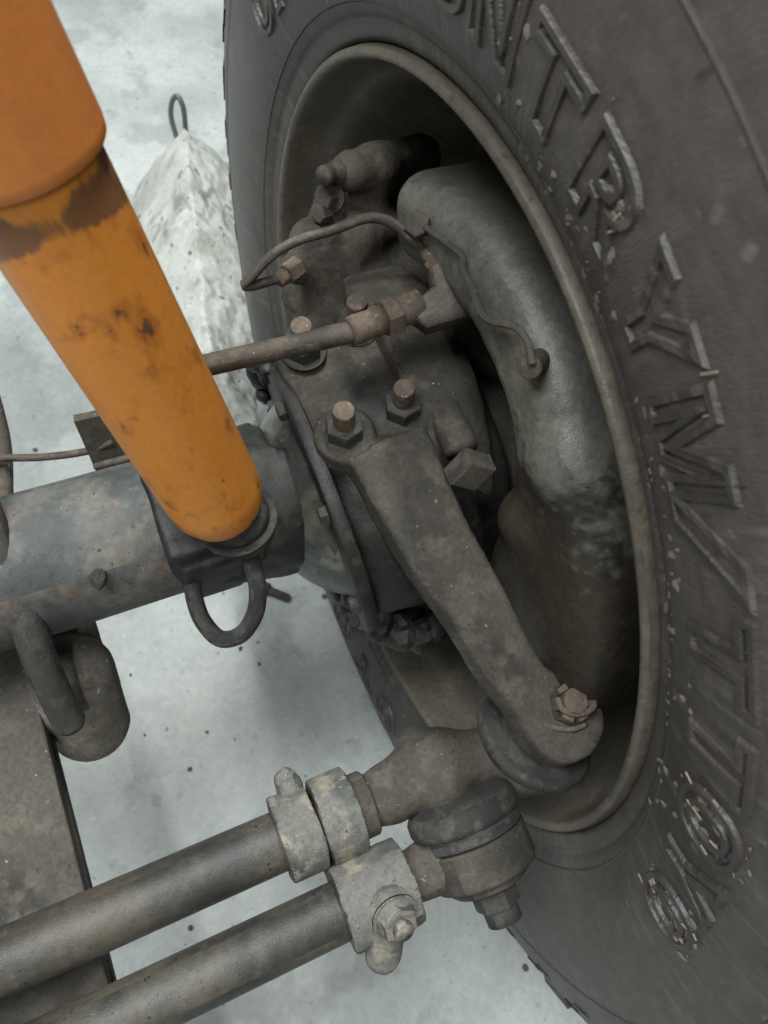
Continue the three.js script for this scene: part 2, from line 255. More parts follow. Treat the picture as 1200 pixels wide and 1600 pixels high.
    const g = new THREE.BufferGeometry().setFromPoints(P); g.computeVertexNormals(); g.setAttribute('uv', new THREE.Float32BufferAttribute(P.flatMap((q) => [q.y * 1.3, q.z * 2.2]), 2));
    part(tyre, 'letter', g, M.rubber, true);
  }
  [['O', -60], ['P', -52.5], ['E', -45], ['N', -38], ['C', -29], ['O', -20.5], ['U', -12.5], ['N', -5], ['T', 2.9], ['R', 11], ['Y', 18.8], ['M', 26.6], ['/', 32.6], ['T', 40.2]].forEach(([c, a]) => letter(c, a, 0.2545, 0.0265, 0.029));
  [...'TOYO'].forEach((c, i) => letter(c, 48.6 + i * 7.1, 0.2545, 0.0265, 0.026));
  [...'TOYO'].forEach((c, i) => letter(c, 146.5 + i * 10.3, 0.2565, 0.032, 0.034));
  // fine rings of the bead and sidewall
  const ring = (r, w) => lx([[sideX(r - w) + 0.0005, r - w], [sideX(r) - 0.0006, r - w * 0.4], [sideX(r) - 0.0006, r + w * 0.4], [sideX(r + w) + 0.0005, r + w]], 200);
  for (const [r, w] of [[0.2395, 0.0012], [0.313, 0.0018]]) part(tyre, 'rib', ring(r, w), M.rubber, true);
  // dried mud flakes and bits of straw stuck to the sidewall
  const bits = [], straws = [];
  const clod = (q, s) => { const b = new THREE.IcosahedronGeometry(s, 0), p = b.attributes.position; for (let i = 0; i < p.count; i++) { const k = 0.6 + 0.8 * hsh(Math.round(p.getX(i) * 1e6), Math.round(p.getY(i) * 1e6), Math.round(p.getZ(i) * 1e6), 5); p.setXYZ(i, p.getX(i) * k, p.getY(i) * k, p.getZ(i) * k); } b.scale(0.45, 1 + 1.2 * rnd(), 0.6 + rnd()); b.rotateX(rnd() * 6); b.computeVertexNormals(); b.translate(q.x, q.y, q.z); bits.push(b); };
  for (let i = 0; i < 130; i++) { const q = edges[Math.floor(rnd() * edges.length)].clone(); q.y += (rnd() - 0.5) * 0.006; q.z += (rnd() - 0.5) * 0.006; q.x = sideX(Math.hypot(q.y, q.z)) - 0.0003; clod(q, 0.0005 + 0.0014 * rnd() ** 2); }
  for (let i = 0; i < 100; i++) clod(onSide((-6 + 70 * rnd()) * Math.PI / 180, 0.235 + 0.018 * rnd() ** 1.4, 0.0003), 0.0005 + 0.0011 * rnd() ** 2);
  for (let i = 0; i < 26; i++) { const q = edges[Math.floor(rnd() * edges.length)], L = 0.0025 + 0.005 * rnd() ** 2, b = new THREE.BoxGeometry(0.0005, L, 0.0006); b.rotateX(Math.atan2(q.z, q.y) + (rnd() - 0.5) * 0.9); b.rotateY((rnd() - 0.5) * 0.6); b.translate(q.x - 0.0018, q.y, q.z); straws.push(b); }
  part(tyre, 'mud_flakes', join(bits), M.flake).userData.kind = 'stuff'; part(tyre, 'straw_bits', join(straws), M.straw).userData.kind = 'stuff';
  // rim
  const rim = part(wheel, 'rim', lx([[0.02, 0.2215], [0.006, 0.2225], [0.0, 0.2228], [-0.0045, 0.222], [-0.006, 0.2202], [-0.0055, 0.2178], [-0.003, 0.2165], [0.003, 0.2158], [0.015, 0.2148], [0.022, 0.2105], [0.03, 0.205], [0.05, 0.2015], [0.085, 0.198], [0.11, 0.19], [0.15, 0.187], [0.19, 0.187], [0.2, 0.195], [0.236, 0.215], [0.236, 0.222]], 200), M.rim);
  const s = new THREE.Shape().absarc(0, 0, 0.1865, 0, Math.PI * 2); for (let i = 0; i < 6; i++) { const a = i * Math.PI / 3 + 0.35; s.holes.push(new THREE.Path().absellipse(0.142 * Math.cos(a), 0.142 * Math.sin(a), 0.024, 0.017, 0, Math.PI * 2, true, a + Math.PI / 2)); }
  const dg = new THREE.ExtrudeGeometry(s, { depth: 0.006, bevelEnabled: true, bevelSize: 0.001, bevelThickness: 0.001, curveSegments: 40 }); dg.rotateY(Math.PI / 2); dg.translate(0.16, 0, 0); part(rim, 'wheel_disc', dg, M.rim);
}
console.log('wheel');

// ---------------------------------------------------------------- brake: disc, shield, caliper
{
  const disc = thing('brake_disc', 'dark brake disc behind the splash shield inside the wheel', 'brake disc', V(0.06, 0, 0));
  part(disc, 'rotor', lx([[0.05, 0.06], [0.05, 0.156], [0.051, 0.157], [0.058, 0.157], [0.059, 0.156], [0.059, 0.06]], 90), M.dust);
  part(disc, 'hub', lx([[0.02, 0.0001], [0.02, 0.062], [0.07, 0.062], [0.075, 0.085], [0.163, 0.09], [0.163, 0.0001]], 60), M.dust);
  const A0 = -29 * Math.PI / 180, A1 = 84 * Math.PI / 180, b1 = onX(884, 725, 0.01), b2 = onX(822, 806, 0.012);
  const f = (p) => {
    const a = Math.atan2(p.z, p.y), r = Math.hypot(p.y, p.z), c = clamp(a, A0, A1), over = Math.abs(a - c) * r, wide = 0.0225 + 0.026 * step(0.25, 1.15, c), rm = 0.169 + 0.0095 * step(-0.5, 0.1, c) - wide, low = 0.004 * step(0.4, 0.9, c);
    const e = Math.max(0, over), d = bx3([p.x - 0.032 - low, r - rm, e], [0.032, wide, 0.0165], 0.016);
    let s = smin(d, sCap(p, b1, b1.clone().add(V(0.03, -0.02, -0.01)), 0.0145), 0.012); s = smin(s, sCap(p, b2, b2.clone().add(V(0.03, -0.02, -0.005)), 0.0135), 0.012);
    return s + 0.0006 * nz(p, 120, 4);
  };
  const sg = boxUV(solid(f, V(-0.025, -0.06, -0.16), V(0.075, 0.195, 0.2), 0.0026)), sp_ = sg.attributes.position, sc = [], w = V();
  for (let i = 0; i < sp_.count; i++) {   // vertex tint: pale at top and outer edge, darker brown below, ragged grainy border
    w.fromBufferAttribute(sp_, i); const k = step(-0.12, 0.14, 0.55 - Math.atan2(w.z, w.y) + 6 * (Math.hypot(w.y, w.z) - 0.158) + 0.25 * nz(w, 60, 3) + 0.4 * nz(w, 330, 8)); sc.push(0.32 + 0.68 * k, 0.26 + 0.74 * k, 0.21 + 0.77 * k);
  }
  sg.setAttribute('color', new THREE.Float32BufferAttribute(sc, 3)); M.shield.vertexColors = true;
  single('splash_shield', sg, M.shield, 'dusty curved brake splash shield arching inside the rim', 'brake shield', V(0.03, 0.12, 0.08), undefined, true);
  const cal = thing('brake_caliper', 'brown dusty cast brake caliper with bleed screw and pipe union', 'brake caliper', at(540, 420, 0.45));
  const c1 = at(548, 268, 0.405), c2 = at(655, 246, 0.45), c3 = at(492, 382, 0.425), c4 = at(590, 395, 0.46), c5 = at(520, 480, 0.45), c6 = at(560, 330, 0.44), c7 = at(462, 420, 0.42), c8 = at(545, 440, 0.455), c9 = at(640, 420, 0.47), c10 = at(480, 540, 0.46);
  const cf = frame(at(560, 400, 0.47), c2.clone().sub(c1), V(0, 1, 0));
  const g = solid((p) => {
    let d = sCap(p, c1, c2, 0.0105, 0.013); d = smin(d, sCap(p, c3, c4, 0.0125, 0.016), 0.006); d = smin(d, sCap(p, c1.clone().lerp(c2, 0.35), c6, 0.012, 0.015), 0.006); d = smin(d, sCap(p, c3, c5, 0.013, 0.016), 0.008); d = smin(d, sCap(p, c5, c10, 0.016, 0.015), 0.008);
    d = smin(d, bx3(loc(cf, p), [0.04, 0.04, 0.022], 0.01), 0.006); d = smin(d, sCap(p, c7, at(490, 415, 0.43), 0.0085, 0.012), 0.004); d = smin(d, sCap(p, c8, c9, 0.02, 0.022), 0.006); return d + 0.0009 * nz(p, 140, 2);
  }, V(-0.09, -0.03, -0.2), V(0.1, 0.19, -0.02), 0.0025);
  part(cal, 'caliper_body', g, M.dust);
  const bl = c1.clone().sub(c2).normalize(), b0 = at(535, 268, 0.402);
  part(cal, 'bleed_screw', lathe(b0, bl, [[-0.004, 0.0001], [-0.004, 0.0062], [0.006, 0.0062], [0.007, 0.0035], [0.011, 0.0035], [0.012, 0.005], [0.016, 0.0048], [0.0175, 0.0001]], 20), M.dust);
  const b3 = at(520, 305, 0.41); part(cal, 'bolt', join([hex(b3, bl, 0.011, 0.009, 0.3), lathe(b3, bl, [[0, 0.0001], [0, 0.0085], [0.002, 0.0085], [0.0025, 0.0001]], 20)]), M.dust);
  const b4 = at(512, 330, 0.412); part(cal, 'bolt', hex(b4, bl, 0.009, 0.009, 0), M.dust);
  const u0 = at(468, 414, 0.415); part(cal, 'pipe_union', join([hex(u0, at(440, 436, 0.41).sub(u0), 0.0105, 0.010, 0.2), lathe(u0, at(440, 436, 0.41).sub(u0), [[0.009, 0.0001], [0.009, 0.0042], [0.016, 0.0036], [0.0165, 0.0001]], 16)]), M.rust);
}
console.log('brake');

// ---------------------------------------------------------------- steering knuckle with its arm
const KP = V(-0.13, 0.99, -0.03).normalize();
const pin = onY(900, 1095, 0.058);
{
  const kn = thing('steering_knuckle', 'dusty cast steering knuckle with bolted steering arm', 'steering knuckle', V(-0.03, 0, 0));
  const st = [[537, 640], [632, 605], [470, 505], [558, 468]].map(([u, v]) => onY(u, v, 0.106));
  const mid = st.reduce((s, q) => s.add(q), V()).multiplyScalar(0.25).addScaledVector(KP, -0.036);
  const pf = frame(mid, V(0.99, 0.13, 0), KP), cap = frame(mid.clone().addScaledVector(KP, -0.012), V(0.99, 0.13, 0), KP);
  const g = solid((p) => {
    let d = sSph(p, V(-0.026, 0, 0), 0.081); d = smin(d, bx3(loc(cap, p), [0.034, 0.022, 0.042], 0.008), 0.008);
    d = smin(d, sCyl(p, V(-0.02, 0, 0), V(0.03, 0, 0), 0.072, 0.004), 0.008); d = smin(d, sCap(p, at(694, 640, 0.4), at(690, 630, 0.42), 0.0125, 0.02), 0.008);
    d = smin(d, sCyl(p, V(-0.03, -0.1, 0.012), V(-0.03, -0.04, 0.005), 0.036, 0.005), 0.01); d = smin(d, sCap(p, at(575, 985, 0.5), at(650, 975, 0.5), 0.012), 0.008);
    return smax(d, -0.054 - (p.x + 0.19 * p.y), 0.003) + 0.0011 * nz(p, 90, 3);
  }, V(-0.075, -0.13, -0.13), V(0.035, 0.14, 0.1), 0.0028);
  part(kn, 'knuckle_body', g, M.grease);
  part(kn, 'caliper_flange', solid((p) => smin(sCyl(p, V(-0.02, 0.006, -0.028), V(0.02, 0.006, -0.028), 0.092, 0.006), sCap(p, at(694, 640, 0.4), at(690, 630, 0.42), 0.0127, 0.021), 0.008) + 0.0011 * nz(p, 90, 3), V(-0.03, -0.1, -0.13), V(0.035, 0.14, 0.1), 0.0028), M.dust);
  // seal ring over the ball
  const tilt = (g) => g.translate(0.026, 0, 0).rotateZ(0.175).translate(-0.026, 0, 0);
  const seal = part(kn, 'seal_ring', tilt(lx([[-0.062, 0.06], [-0.0625, 0.083], [-0.061, 0.0855], [-0.055, 0.0855], [-0.054, 0.083], [-0.054, 0.06]], 90)), M.grease);
  for (let i = 0; i < 8; i++) { const a = i * Math.PI / 4 + 0.5; part(seal, 'bolt', tilt(hex(V(-0.061, 0.0775 * Math.cos(a), 0.0775 * Math.sin(a)), V(-1, 0, 0), 0.009, 0.006, i)), M.dark); }
  // torn grease lumps hanging on the seal
  const gl = []; for (let i = 0; i < 26; i++) { const a = (i < 10 ? -95 + 6 * i : 70 + 5 * i) * Math.PI / 180, r = 0.082 + 0.006 * rnd(), b = new THREE.IcosahedronGeometry(0.0035 + 0.004 * rnd(), 1); b.scale(1.2, 1, 1 + rnd()); b.rotateX(rnd() * 6); b.translate(-0.061 - 0.005 * rnd(), r * Math.cos(a), r * Math.sin(a)); gl.push(tilt(b)); }
  for (const [u, v, d, q] of [[566, 930, 0.47, 0.011], [590, 968, 0.48, 0.012], [622, 985, 0.485, 0.011], [655, 992, 0.49, 0.012], [676, 975, 0.49, 0.01], [545, 905, 0.465, 0.008]]) gl.push(lump(at(u, v, d), q, u));
  part(kn, 'grease_lumps', join(gl), M.grease).userData.kind = 'stuff';
  // steering arm
  const top = [onY(618, 700, 0.0905), onY(683, 830, 0.08), onY(750, 938, 0.068), onY(816, 1052, 0.056), pin.clone().add(V(-0.0035, -0.0115, 0.0045))].map((q) => q.add(V(0, -0.0125, 0)));
  const cv = new THREE.CatmullRomCurve3(top), smp = cv.getSpacedPoints(40), af = smp.map((q, i) => frame(q, cv.getTangentAt(i / 40), V(-0.13 * (1 - i / 40), 1, 0)));
  const boss = pin.clone().add(V(-0.0035, 0, 0.0045));
  const arm = solid((p) => {
    let b = 0, bd = 1e9; for (let i = 0; i < 41; i++) { const q = smp[i], e = (p.x - q.x) ** 2 + (p.y - q.y) ** 2 + (p.z - q.z) ** 2; if (e < bd) { bd = e; b = i; } }
    const q = loc(af[b], p), t = b / 40, ex = b === 0 ? Math.min(q[0], 0) : b === 40 ? Math.max(q[0], 0) : 0;
    let d = bx3([ex, q[1], q[2]], [0.0101, 0.0125 - 0.002 * t, 0.0212 - 0.0088 * t ** 0.9], 0.0045);
    d = smin(d, bx3(loc(pf, p), [0.031, 0.011, 0.042], 0.009), 0.006);
    for (const k of [0, 1]) { const w = st[k]; d = smax(d, -sCyl(p, w.clone().addScaledVector(KP, -0.0225), w.clone().addScaledVector(KP, 0.02), 0.0145, 0.003), 0.003); }
    for (const k of [0, 1]) { const w = st[k]; d = smin(d, sCyl(p, w.clone().addScaledVector(KP, -0.04), w.clone().addScaledVector(KP, -0.0215), 0.0155, 0.003), 0.002); }
    d = smin(d, sCyl(p, boss.clone().add(V(0, -0.035, 0)), boss.clone().add(V(0, -0.0125, 0)), 0.0213, 0.0035), 0.010);
    return d + 0.0005 * nz(p, 160, 5);
  }, V(-0.1, -0.01, -0.1), V(0.04, 0.125, 0.2), 0.0021);
  const armO = part(kn, 'steering_arm', arm, M.dust); armO.userData.label = 'long tapering steering arm with a round eye at its end';
  st.forEach((w, i) => {
    const low = i > 1 ? -0.001 : 0, q = w.clone().addScaledVector(KP, low);
    const sN = part(kn, 'stud', lathe(q.clone().addScaledVector(KP, -0.034), KP, [[0, 0.0001], [0, 0.0054], [0.0325, 0.0054], [0.034, 0.0048], [0.0342, 0.0001]], 28), M.rust);
    part(sN, 'nut', join([hex(q.clone().addScaledVector(KP, -0.0215), KP, 0.0168, 0.0095, 0.4 + i), lathe(q.clone().addScaledVector(KP, -0.0235), KP, [[0, 0.0001], [0, 0.0118], [0.002, 0.0112], [0.003, 0.0001]], 30)]), M.dark);
  });
  // steering stop bolt
  const k0 = at(694, 640, 0.392), k1 = at(738, 742, 0.366), kd = k1.clone().sub(k0).normalize();
  const sb = part(kn, 'stop_bolt', lathe(k0, kd, [[-0.02, 0.0001], [-0.02, 0.0085], [0.028, 0.0085], [0.029, 0.0001]], 26), M.dust);
  part(sb, 'bolt_head', hex(k1.clone().addScaledVector(kd, -0.009), kd, 0.0165, 0.011, 0.25, 4), M.dust);
}
console.log('knuckle');

// ---------------------------------------------------------------- axle
{
  const ax = thing('front_axle', 'grimy steel axle tube ending in a grey steering ball', 'axle', V(-0.3, -0.042, 0));
  part(ax, 'axle_tube', lx([[-0.75, 0.0001], [-0.75, 0.0385], [-0.105, 0.0385], [-0.1, 0.0001]], 70).translate(0, 0.006, -0.006), M.steel);
  part(ax, 'steering_ball', new THREE.SphereGeometry(0.0715, 60, 40).translate(-0.026, 0, 0), M.ball);
  const g = solid((p) => { const r = Math.hypot(p.y - 0.004, p.z + 0.004); let d = r - (0.041 + 0.004 * step(-0.12, -0.09, p.x)); d = smax(d, p.x + 0.0845 - 0.02 * step(0.25, 0.85, Math.cos(Math.atan2(p.z, p.y) - 0.9)) + 0.004 * nz(p, 110, 8), 0.002); d = smax(d, -0.128 - p.x, 0.004); return d + 0.0026 * nz(p, 80, 6); }, V(-0.14, -0.075, -0.075), V(-0.07, 0.075, 0.075), 0.0025);
  part(ax, 'weld_collar', g, M.grease);
  // shock absorber bracket under the axle
  const bf = solid((p) => { let d = sBox(p, V(-0.132, 0.014, 0.012), [0.017, 0.024, 0.025], 0.004); d = smin(d, sBox(p, V(-0.134, 0.034, 0.004), [0.019, 0.015, 0.028], 0.004), 0.004); return d + 0.001 * nz(p, 120, 2); }, V(-0.175, -0.045, -0.03), V(-0.095, 0.065, 0.07), 0.003);
  part(ax, 'shock_bracket', bf, M.grease);
  const w0 = at(178, 688, 0.455); part(ax, 'line_bracket', boxAt(w0, V(1, 0.1, 0.1), V(0.1, 0.35, 0.95), [0.016, 0.003, 0.022], 0.001), M.dust);
  part(ax, 'mud_lump', lump(onY(122, 798, 0.036).setZ(0.024), 0.0045, 5), M.dark);
  const loop = [[390, 868, 0.385], [402, 915, 0.392], [398, 960, 0.402], [374, 993, 0.41], [344, 998, 0.414], [318, 972, 0.412], [304, 935, 0.408], [300, 890, 0.40]].map((q) => at(...q));
  const ub = single('tie_down_loop', rod(loop, 0.0046, 60), M.dark, 'dark bent steel loop hanging under the axle beside the shock absorber', 'steel loop', at(345, 1000, 0.41));
}
function boxAt(c, x, y, h, rd) { const f = frame(c, x, y), g = new THREE.BoxGeometry(h[0] * 2, h[1] * 2, h[2] * 2, 1, 1, 1); g.applyMatrix4(new THREE.Matrix4().makeBasis(f.X, f.Y, f.Z).setPosition(c)); return g; }
function lump(c, r, s) { const g = new THREE.IcosahedronGeometry(r, 2), p = g.attributes.position, q = V(); for (let i = 0; i < p.count; i++) { q.fromBufferAttribute(p, i); q.multiplyScalar(1 + 0.7 * nz(q.clone().multiplyScalar(1 / r), 0.9, s)); p.setXYZ(i, q.x, q.y, q.z); } g.computeVertexNormals(); g.translate(c.x, c.y, c.z); return g; }

// ---------------------------------------------------------------- shock absorber
{
  const B = at(350, 800, 0.372), T = at(64, 300, 0.232), d = T.clone().sub(B).normalize(), L = T.distanceTo(B);
  const sh = thing('shock_absorber', 'orange painted shock absorber with a scuffed band and rubber bushes', 'shock absorber', B);
  const paint = colourMap(512, 1024, (u, v) => {   // v: 0 at the foot, 1 at the top of the body
    const a = fbm2(u, v, 6, 5, 201), b = fbm2(u, v, 16, 5, 211), c = fbm2(u, v, 90, 2, 221), w = fbm2(u, v * 0.4, 10, 5, 231);
    let col = mix([0.66, 0.235, 0.036], [0.74, 0.27, 0.042], a); col = mix(col, [0.33, 0.085, 0.022], 0.5 * step(0.55, 0.75, b)); col = mix(col, [0.12, 0.068, 0.045], 0.8 * step(0.5, 0.62, w + 0.56 * Math.exp(-(((v - 0.85) / 0.05) ** 2)) - 0.35)); col = mix(col, [0.1, 0.06, 0.042], 0.85 * step(0.5, 0.56, b + 0.3 * Math.exp(-((v / 0.05) ** 2)) - 0.24)); return col.map((x) => x * (0.92 + 0.16 * c));
  }, [[12, [0.06, 0.045, 0.04], 0.8, 5, 0.8]]);
  const pm = new THREE.MeshStandardMaterial({ map: paint, bumpMap: rep(grain, 3, 3), bumpScale: 0.00008, roughness: 0.42, side: THREE.DoubleSide });
  const upm = pm.clone(); upm.map = colourMap(256, 256, (u, v) => { const a = fbm2(u, v, 5, 5, 241), b = fbm2(u, v, 60, 2, 251); return mix([0.6, 0.2, 0.05], [0.66, 0.225, 0.055], a).map((x) => x * (0.93 + 0.14 * b)); }, [[40, [0.2, 0.06, 0.03], 0.8, 3, 0.5]]);
  const prof = (list) => { const g = new THREE.LatheGeometry(list.map(([t, r]) => new THREE.Vector2(r, t)), 64); const p = g.attributes.position, uv = g.attributes.uv; for (let i = 0; i < p.count; i++) uv.setY(i, p.getY(i) / (L + 0.03)); return place(g, B, d); };
  part(sh, 'body_tube', prof([[-0.002, 0.0001], [-0.002, 0.013], [0.0, 0.0165], [0.004, 0.0195], [0.012, 0.0222], [0.02, 0.0228], [L + 0.03, 0.0228]]), pm, true);
  part(sh, 'dust_tube', prof([[L + 0.012, 0.0226], [L + 0.0112, 0.0252], [L + 0.0125, 0.0262], [L + 0.016, 0.0266], [L + 0.28, 0.0266], [L + 0.29, 0.02], [L + 0.29, 0.0001]]), upm, true);
  const dn = d.clone().negate(), b0 = B.clone().add(V(0.004, 0, 0.001));
  part(sh, 'rubber_bush', lathe(b0, dn, [[-0.004, 0.0001], [-0.004, 0.013], [0.002, 0.0165], [0.006, 0.0168], [0.009, 0.015], [0.010, 0.0001]], 40), M.dark);
  part(sh, 'washer', lathe(b0.clone().addScaledVector(dn, 0.0085), dn, [[0, 0.0001], [0, 0.0195], [0.0024, 0.0195], [0.003, 0.018], [0.003, 0.0001]], 44), M.dark);
  part(sh, 'rubber_bush', lathe(b0.clone().addScaledVector(dn, 0.0115), dn, [[0, 0.0001], [0, 0.0165], [0.004, 0.0172], [0.008, 0.0158], [0.010, 0.013], [0.010, 0.0001]], 40), M.dark);
  part(sh, 'washer', lathe(b0.clone().addScaledVector(dn, 0.0205), dn, [[0, 0.0001], [0, 0.0135], [0.002, 0.0135], [0.0024, 0.0001]], 40), M.dark);
  part(sh, 'nut', join([hex(b0.clone().addScaledVector(dn, 0.0225), dn, 0.0165, 0.011, 0.2), lathe(b0.clone().addScaledVector(dn, 0.03), dn, [[0, 0.0001], [0, 0.0052], [0.012, 0.005], [0.0125, 0.0001]], 20)]), M.dark);
}
console.log('shock');

// ---------------------------------------------------------------- brake hose, pipe and clip
{
  const bh = thing('brake_hose', 'dusty rubber brake hose ending in a metal junction block', 'brake hose', at(440, 543, 0.345));
  part(bh, 'hose', rod([[225, 594, 0.35], [250, 588, 0.346], [330, 569, 0.344], [440, 544, 0.347], [552, 518, 0.352]].map((q) => at(...q)), 0.005, 60), M.hose);
  const h0 = at(545, 519, 0.352), h1 = at(690, 462, 0.365), hd = h1.clone().sub(h0).normalize();
  part(bh, 'collar', lathe(h0, hd, [[0, 0.0001], [0, 0.0066], [0.004, 0.0069], [0.012, 0.0064], [0.0135, 0.0072], [0.018, 0.0066], [0.0185, 0.0001]], 24), M.rust);
  part(bh, 'hex_nut', join([hex(h0.clone().addScaledVector(hd, 0.0175), hd, 0.0172, 0.008, 0.3), lathe(h0.clone().addScaledVector(hd, 0.025), hd, [[0, 0.0001], [0, 0.0072], [0.012, 0.0075], [0.0125, 0.0001]], 20)]), M.rust);
  const jo = at(700, 455, 0.356), jp = [[640, 492], [652, 466], [676, 446], [670, 414], [690, 402], [716, 416], [738, 436], [754, 472], [738, 492], [706, 500], [668, 512]].map(([u, v]) => { const q = at(u, v, 0.356).sub(jo); return new THREE.Vector2(q.dot(RGT), q.dot(UPV)); });
  const j = new THREE.ExtrudeGeometry(new THREE.Shape(jp), { depth: 0.012, bevelEnabled: true, bevelSize: 0.003, bevelThickness: 0.003, bevelOffset: -0.003, bevelSegments: 3 }); j.translate(0, 0, -0.015); j.applyMatrix4(new THREE.Matrix4().makeBasis(RGT, UPV, FWD.clone().negate()).setPosition(jo));
  part(bh, 'junction_block', j, M.hose);
  const bp = thing('brake_pipe', 'thin bent metal brake pipe looping from junction block to caliper', 'brake pipe', at(570, 342, 0.385));
  const line = [[684, 414, 0.363], [668, 396, 0.365], [640, 369, 0.37], [606, 345, 0.378], [572, 341, 0.384], [522, 359, 0.388], [460, 378, 0.392], [420, 403, 0.395], [392, 434, 0.397], [381, 446, 0.399], [392, 447, 0.401], [415, 441, 0.404], [446, 432, 0.411]].map((q) => at(...q));
  part(bp, 'pipe', rod(line, 0.0026, 140, 12), M.hose);
  const nd = line[1].clone().sub(line[0]).normalize(); part(bp, 'flare_nut', join([hex(line[0].clone().addScaledVector(nd, -0.004), nd, 0.0095, 0.008, 0), lathe(line[0], nd, [[0.003, 0.0001], [0.003, 0.0042], [0.0095, 0.0036], [0.01, 0.0001]], 16)]), M.rust);
  const cl = thing('retaining_wire', 'thin crooked wire clip running from junction block down to shield', 'wire clip', at(760, 490, 0.37));
  part(cl, 'wire', rod([[660, 352, 0.352], [690, 374, 0.342], [724, 404, 0.328], [722, 415, 0.327], [738, 452, 0.326], [748, 480, 0.323], [764, 500, 0.318], [806, 512, 0.303], [824, 534, 0.297], [832, 568, 0.296]].map((q) => at(...q)), 0.0016, 120, 8), M.dust);
  part(cl, 'bolt', hex(at(652, 355, 0.358), V(-0.3, 0.6, 0.3), 0.011, 0.008, 0.4), M.dust);
  part(cl, 'end_eye', lathe(at(829, 573, 0.301), V(-0.7, 0.5, 0.4), [[-0.02, 0.0001], [-0.02, 0.005], [0.001, 0.005], [0.0025, 0.0042], [0.0028, 0.0001]], 18), M.dust);
}

